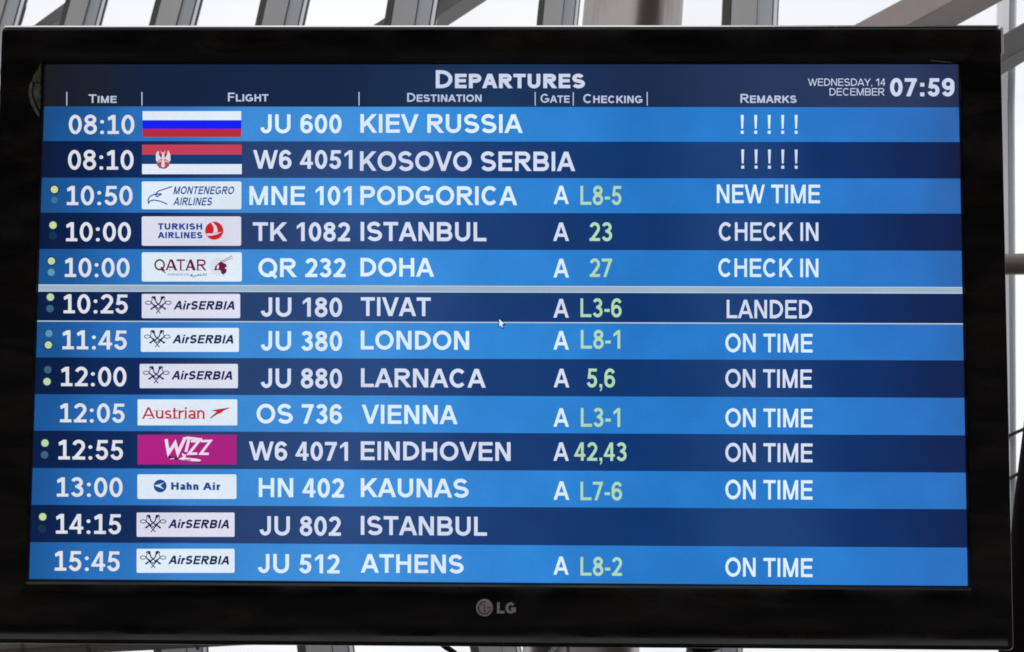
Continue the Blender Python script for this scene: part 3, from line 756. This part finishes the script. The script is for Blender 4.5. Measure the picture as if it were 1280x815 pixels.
# maroon serif name and antelope
p = Print(); p.rect(177.2, 315.4, 302.3, 351.9, PAN, r=2); q = Z(8.147, 160, 305)
p.text('QATAR', 160 + 268 / 8.147, 160 + 798 / 8.147, 305 + 156 / 8.147, 305 + 269 / 8.147, c_maroon, w=.15, dz=.0001)
for (ax, bx) in ((418, 478), (600, 664), (300, 300)):
    if ax != bx: p.poly(q([(ax + 24, 165), (ax + 38, 158), (ax + 82, 268), (ax + 58, 268)]), c_maroon, .00018)
for (xa, xb, yy) in ((415, 440, 267), (478, 510, 267), (540, 578, 267), (598, 625, 267), (662, 695, 267), (708, 745, 267), (780, 800, 267), (503, 520, 172), (590, 606, 172)):
    p.stroke(q([(xa, yy), (xb, yy)]), .7, c_maroon, .00018)
p.stroke(q([(340, 262), (385, 296)]), 1.3, c_maroon, .00018)
p.text('AIRWAYS', 160 + 398 / 8.147, 160 + 622 / 8.147, 305 + 300 / 8.147, 305 + 322 / 8.147, c_grey, w=.15, dz=.0001)
for ar in ([(798, 298), (796, 318), (780, 320)], [(782, 318), (768, 308), (760, 318), (742, 320)], [(742, 320), (740, 300)], [(740, 320), (720, 320), (722, 310), (706, 312), (708, 322)], [(706, 322), (690, 330)], [(688, 312), (684, 324), (668, 334)], [(668, 320), (655, 318), (650, 330)], [(650, 318), (636, 316), (636, 326), (652, 324)]):
    p.stroke(q(ar), .75, c_navy, .0001)
for (dx_, dy_) in ((770, 300), (776, 300), (660, 338), (668, 338), (642, 306), (650, 306)): p.disc(160 + dx_ / 8.147, 305 + dy_ / 8.147, .45, c_navy, .00012, n=8)
for k in range(9):
    yy = 150 + k * 21; hw_ = math.sqrt(max(0, 92 ** 2 - (yy - 232) ** 2))
    p.stroke(q([(925 - hw_, yy), (925 + hw_ * (0.15 if 2 < k < 6 else 0.5), yy)]), .38, c_grey, .0001)
    p.stroke(q([(960, yy), (925 + hw_, yy)]), .3, c_grey, .0001)
p.poly(q([(876, 268), (892, 222), (922, 196), (945, 176), (975, 196), (1000, 206), (1006, 232), (984, 244), (1006, 262), (1000, 290), (972, 314), (950, 298), (944, 272), (925, 262), (905, 268)]), c_maroon, .0002)
p.poly(q([(902, 252), (908, 222), (920, 208), (928, 232), (918, 254)]), PAN, .0003)
p.stroke(q([(940, 184), (1010, 148), (1060, 120)]), .8, c_maroon, .0002); p.stroke(q([(962, 190), (1020, 160), (1066, 144)]), .6, c_maroon, .0002)
p.build('airline_logo', row_objs[4])
# knotted bird and italic name, six times
def bird_logo(row, x0, y0, x1, y1, panelmat):
    p = Print(); p.rect(x0, y0, x1, y1, panelmat, r=1.6)
    sx = (x1 - x0) / 1002.0; sy = (y1 - y0) / 247.0
    q = lambda pts: [(x0 + (a - 140) * sx, y0 + (b_ - 508) * sy) for a, b_ in pts]
    w = 1.55; m = c_navy
    for cx in (207, 410):
        p.stroke(q([(cx + 30 * math.cos(R(a)), 598 + 17 * math.sin(R(a))) for a in range(0, 360, 30)]), .95, m, .0001, closed=True)
    for s_ in (1, -1):
        X = lambda x: 308 + s_ * (x - 308)
        p.stroke(q([(X(238), 552), (X(252), 536), (X(276), 540)]), 1.5, m, .0001)
        p.poly(q([(X(246), 532), (X(278), 530), (X(286), 556), (X(262), 566)]), m, .0001)
        p.stroke(q([(X(270), 545), (X(288), 596), (X(330), 630), (X(386), 664)]), w, m, .0001)
        p.stroke(q([(X(250), 556), (X(236), 590), (X(262), 620), (X(290), 648)]), .95, m, .0001)
        p.stroke(q([(X(236), 598), (X(268), 634), (X(226), 662)]), .9, m, .0001)
        p.stroke(q([(X(262), 612), (X(300), 650), (X(326), 664)]), .9, m, .0001)
        p.stroke(q([(X(268), 634), (X(300), 672), (X(330), 706)]), 1.1, m, .0001)
        p.stroke(q([(X(228), 664), (X(252), 664)]), .9, m, .0001)
    a = q([(462, 668), (1106, 580)])
    p.text('AirSERBIA', a[0][0], a[1][0], a[1][1], a[0][1], m, w=.235, slant=.24, dz=.0001)
    p.build('airline_logo', row)
bird_logo(row_objs[5], 177.2, 367.4, 300.2, 397.7, PANl)
bird_logo(row_objs[6], 176, 409.9, 298.7, 439.8, PAN)
bird_logo(row_objs[7], 174.6, 454.9, 297.4, 485.2, PANl)
bird_logo(row_objs[11], 170.8, 640.7, 293.2, 671, PANl)
bird_logo(row_objs[12], 170.8, 686, 293.2, 716, PAN)
# red name and arrow
p = Print(); p.rect(172, 499.2, 296.6, 531.7, PAN, r=1); q = Z(8.147, 160, 490)
p.text('Austrian', 160 + 145 / 8.147, 160 + 780 / 8.147, 490 + 156 / 8.147, 490 + 272 / 8.147, c_ared, w=.145, dz=.0001)
for (xa, xb, yy) in ((142, 168, 270), (215, 248, 270), (432, 465, 270), (490, 525, 270), (565, 598, 270), (685, 718, 270), (755, 784, 270), (565, 580, 188), (490, 505, 188), (262, 278, 188), (315, 330, 188), (685, 698, 188)):
    p.stroke(q([(xa, yy), (xb, yy)]), .8, c_ared, .00015)
p.poly(q([(846, 190), (905, 176), (1040, 157), (1036, 163), (975, 190), (935, 222), (908, 216), (900, 198)]), c_ared, .0001)
p.poly(q([(905, 198), (952, 206), (890, 238), (848, 268), (828, 270), (862, 238)]), c_ared, .00015)
p.build('airline_logo', row_objs[8])
# magenta panel
p = Print(); p.rect(172, 543.6, 295.5, 580.5, c_mag)
sh = lcd('logo_shadow_plum', (84, 16, 66)); wz = lcd('logo_pale_pink', (236, 220, 240))
p.stroke(q([(385, 650), (450, 668), (560, 690), (680, 700), (740, 712)]), 2.4, sh, .0001)
p.stroke(q([(640, 655), (720, 645), (752, 620)]), 1.3, sh, .0001)
p.stroke(q([(388, 480), (412, 622), (480, 520), (508, 622), (580, 470)]), 4.0, wz, .0002)
p.stroke(q([(590, 610), (622, 470)]), 3.6, wz, .0002)
p.stroke(q([(560, 476), (610, 466), (755, 484)]), 3.0, wz, .0002)
p.stroke(q([(640, 500), (722, 500), (620, 628), (705, 628)]), 3.2, wz, .0002)
p.stroke(q([(742, 500), (840, 498), (740, 628), (822, 630)]), 3.0, wz, .0002)
p.poly(q([(545, 622), (590, 640), (585, 668), (690, 678), (745, 690), (730, 708), (650, 704), (560, 694), (510, 682), (560, 660)]), wz, .00025)
p.stroke(q([(430, 682), (470, 676)]), .9, wz, .0003); p.stroke(q([(575, 690), (640, 694)]), 1.0, sh, .0004)
p.build('airline_logo', row_objs[9])
# disc and plain name
p = Print(); p.rect(171.7, 592.9, 295.6, 623.7, PAN, r=2); q = Z(8.533, 160, 585)
p.disc(160 + 343 / 8.533, 585 + 192 / 8.533, 8.1, c_hb, .0001)
p.poly(q([(278, 188), (330, 172), (385, 150), (345, 188), (384, 228), (330, 204)]), PAN, .0002)
p.stroke(q([(338, 190), (392, 186)]), .7, c_hb, .0003); p.stroke(q([(320, 180), (372, 158)]), .45, c_hb, .0003)
p.text('Hahn Air', 160 + 460 / 8.533, 160 + 986 / 8.533, 585 + 155 / 8.533, 585 + 234 / 8.533, c_hb, w=.26, dz=.0001)
p.build('airline_logo', row_objs[10])

# mouse pointer ------------------------------------------------------------
p = Print(z=0.0007); q = Z(20.37, 600, 380); k_ = lcd('pointer_black', (8, 14, 30))
A_ = [(490, 385), (490, 575), (525, 545), (560, 610), (590, 600), (560, 535), (612, 505)]
p.poly([(x + (.45 if x > 625 else -.35), y + (.5 if y > 404 else -.5)) for x, y in q([(478, 360), (478, 600), (525, 560), (550, 625), (610, 605), (575, 545), (645, 510)])], k_)
p.poly(q([(490, 385), (490, 575), (528, 545), (612, 498)]), white, .0001); p.poly(q([(530, 530), (562, 600), (588, 592), (560, 525)]), white, .0001)
p.build('mouse_pointer', monitor)

# maker's emblem on the lower bezel ------------------------------------------
zE = 0.0062
em = metal_paint('emblem_satin_grey', (0.55, 0.51, 0.47), 0.35, 0.4, var=0.1, scale=60)
def on(u, v, z=zE): return mm(u, v, z)
mb = MB(); rs = []
for zz, r_ in ((0.0052, 10.6), (0.0062, 10.6), (0.0064, 10.2)):
    rs.append([on(605.6 + r_ * math.cos(R(a)), 759.8 - r_ * 1.02 * math.sin(R(a)), zz) for a in range(0, 360, 12)])
mb.loops(rs, cap1=True)
emb = mb.build('maker_emblem', em, monitor)
def flat(name, parent, pts_list, mat, z):
    p = Print(z=z)
    for w_, pts, cl in pts_list: p.stroke(pts, w_, mat, closed=cl)
    return p.build(name, parent)
flat('emblem_lines', emb, [(1.25, [(605.6 + 7.6 * math.cos(R(a)), 759.8 - 7.7 * math.sin(R(a))) for a in range(75, 361, 11)], False),
     (1.1, [(613.8, 759.6), (608.6, 759.6)], False), (1.15, [(605.4, 754.5), (605.4, 764.6), (607.6, 764.6)], False),
     (1.7, [(601.2, 756), (602.9, 756)], False)], black_matt, 0.0066)
p = Print(z=0.0062); p.text('LG', 621.2, 644.8, 753, 766.9, em, w=.26)
p.build('maker_lettering', monitor)
# olive reflection painted as patches on the left side of the bezel
refl = metal_paint('painted_reflection', (0.075, 0.075, 0.062), 0.8, var=0.95, scale=160)
refl2 = metal_paint('painted_reflection_olive', (0.085, 0.085, 0.032), 0.8, var=0.9, scale=160)
refl3 = metal_paint('painted_reflection_pale', (0.13, 0.13, 0.115), 0.8, var=0.6, scale=160)
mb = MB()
def refl_patch(pts, mi, z=0.0065):
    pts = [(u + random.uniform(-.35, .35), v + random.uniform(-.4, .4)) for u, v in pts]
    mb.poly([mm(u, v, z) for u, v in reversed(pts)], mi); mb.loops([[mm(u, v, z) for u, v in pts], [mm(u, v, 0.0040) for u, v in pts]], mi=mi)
refl_patch([(51.2, 79), (48, 85), (44.6, 90), (41.2, 95), (40, 101), (43, 104), (46.5, 102), (50.6, 103.5), (51, 92)], 1)
refl_patch([(39.6, 101.5), (37.2, 105), (35.6, 112), (35.8, 121), (38.4, 129), (41.5, 136), (45.5, 142.5), (48.4, 146.6), (49.4, 142), (46.5, 137), (43, 129), (40, 121), (39.4, 112), (41, 104.5)], 2)
refl_patch([(43, 105), (41.2, 112), (41.6, 119), (44.6, 127.5), (47, 133), (50.4, 138), (50.8, 122), (50.6, 105), (46.6, 103.4)], 0)
refl_patch([(44, 111), (43.4, 117), (45.4, 121), (47.6, 116), (46.4, 110)], 2, 0.0067)
mb.build('painted_reflection', [refl, refl2, refl3], monitor)
mb = MB(); pts = [(1163, 74.6), (1176, 75.8), (1190, 77.4), (1189, 79), (1175, 77.8), (1164, 76.6)]  # glint of the inner bezel edge, painted as a pale sliver
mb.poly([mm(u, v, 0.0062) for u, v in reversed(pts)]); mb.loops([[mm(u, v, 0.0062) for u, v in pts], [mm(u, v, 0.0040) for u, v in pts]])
mb.build('painted_glint', refl, monitor)

# ------------------------------------------------------------------ what carries the monitor
mount = bpy.data.objects.new('monitor_mount', None); COL.objects.link(mount); mount.matrix_world = MON
tag(mount, 'black steel bracket just showing below the lower edge of the screen', 'mount')
mb = MB(); mb.box((-0.11, -0.11, -0.100), (0.11, 0.11, -0.0885)); mb.build('back_plate', black_matt, mount, bevel=0.002)
for sx in (-0.09, 0.075):
    mb = MB(); mb.box((sx, -0.2, -0.125), (sx + 0.018, 0.2, -0.1005)); mb.build('rail', black_matt, mount)
# short foot bracket showing under the lower edge
yb = mm(880, 812, -0.03)[1]
xa = mm(853, 806, -0.06)[0]; xb = mm(906, 806, -0.06)[0]
mb = MB()
mb.loops([[(xa, yb + 0.02, z), (xb, yb + 0.02, z), (xb - 0.002, yb + 0.002, z), (xb - 0.014, yb - 0.003, z), (xa + 0.012, yb - 0.004, z), (xa + 0.003, yb + 0.003, z)] for z in (-0.075, -0.045)], cap0=True, cap1=True)
mb.build('foot_bracket', black_matt, mount)
INV = MON.inverted()
cpt = (cb0 + cb1) / 2
c_l = INV @ (cpt + Vector((0, -rad * .9, 0)))
mb = MB(); mb.loops(tube_rings([Vector((0, 0, -0.1)), Vector((0, 0, -0.3)), c_l], 0.028, 20), cap0=True, cap1=True); mb.build('arm', black_matt, mount, smooth=True)
dl = (INV.to_3x3() @ dirc).normalized(); cl = INV @ cpt
mb = MB(); mb.loops(tube_rings([cl - dl * 0.06, cl + dl * 0.06], rad * 1.04, 32), cap0=True, cap1=True); mb.build('column_clamp', black_matt, mount, smooth=True)

# power cable dropping behind the lower edge
pts = [MON @ Vector(mm(520, 770, -0.095)), at(545, 797, 2.05), at(556, 808, 2.06), at(568, 816, 2.07), at(590, 836, 2.10), at(640, 872, 2.3), at(700, 940, 3.2)]
c0 = pts[-1]; pts += [Vector((base.x - 0.12, base.y - rad - 0.02, 1.2)), Vector((base.x - 0.1, base.y - rad - 0.02, 0.03))]
sm_pts = []
for i in range(len(pts) - 1):
    a, b2, c3, d3 = pts[max(i - 1, 0)], pts[i], pts[i + 1], pts[min(i + 2, len(pts) - 1)]
    for k in range(6):
        t = k / 6.0
        sm_pts.append(0.5 * ((2 * b2) + (c3 - a) * t + (2 * a - 5 * b2 + 4 * c3 - d3) * t * t + (3 * b2 - a - 3 * c3 + d3) * t ** 3))
sm_pts.append(pts[-1])
mb = MB(); mb.loops(tube_rings([s_ for s_ in sm_pts], 0.0030, 10), cap0=True, cap1=True)
tag(mb.build('power_cable', black_matt, smooth=True), 'black power cable dropping from under the lower edge of the screen', 'cable')
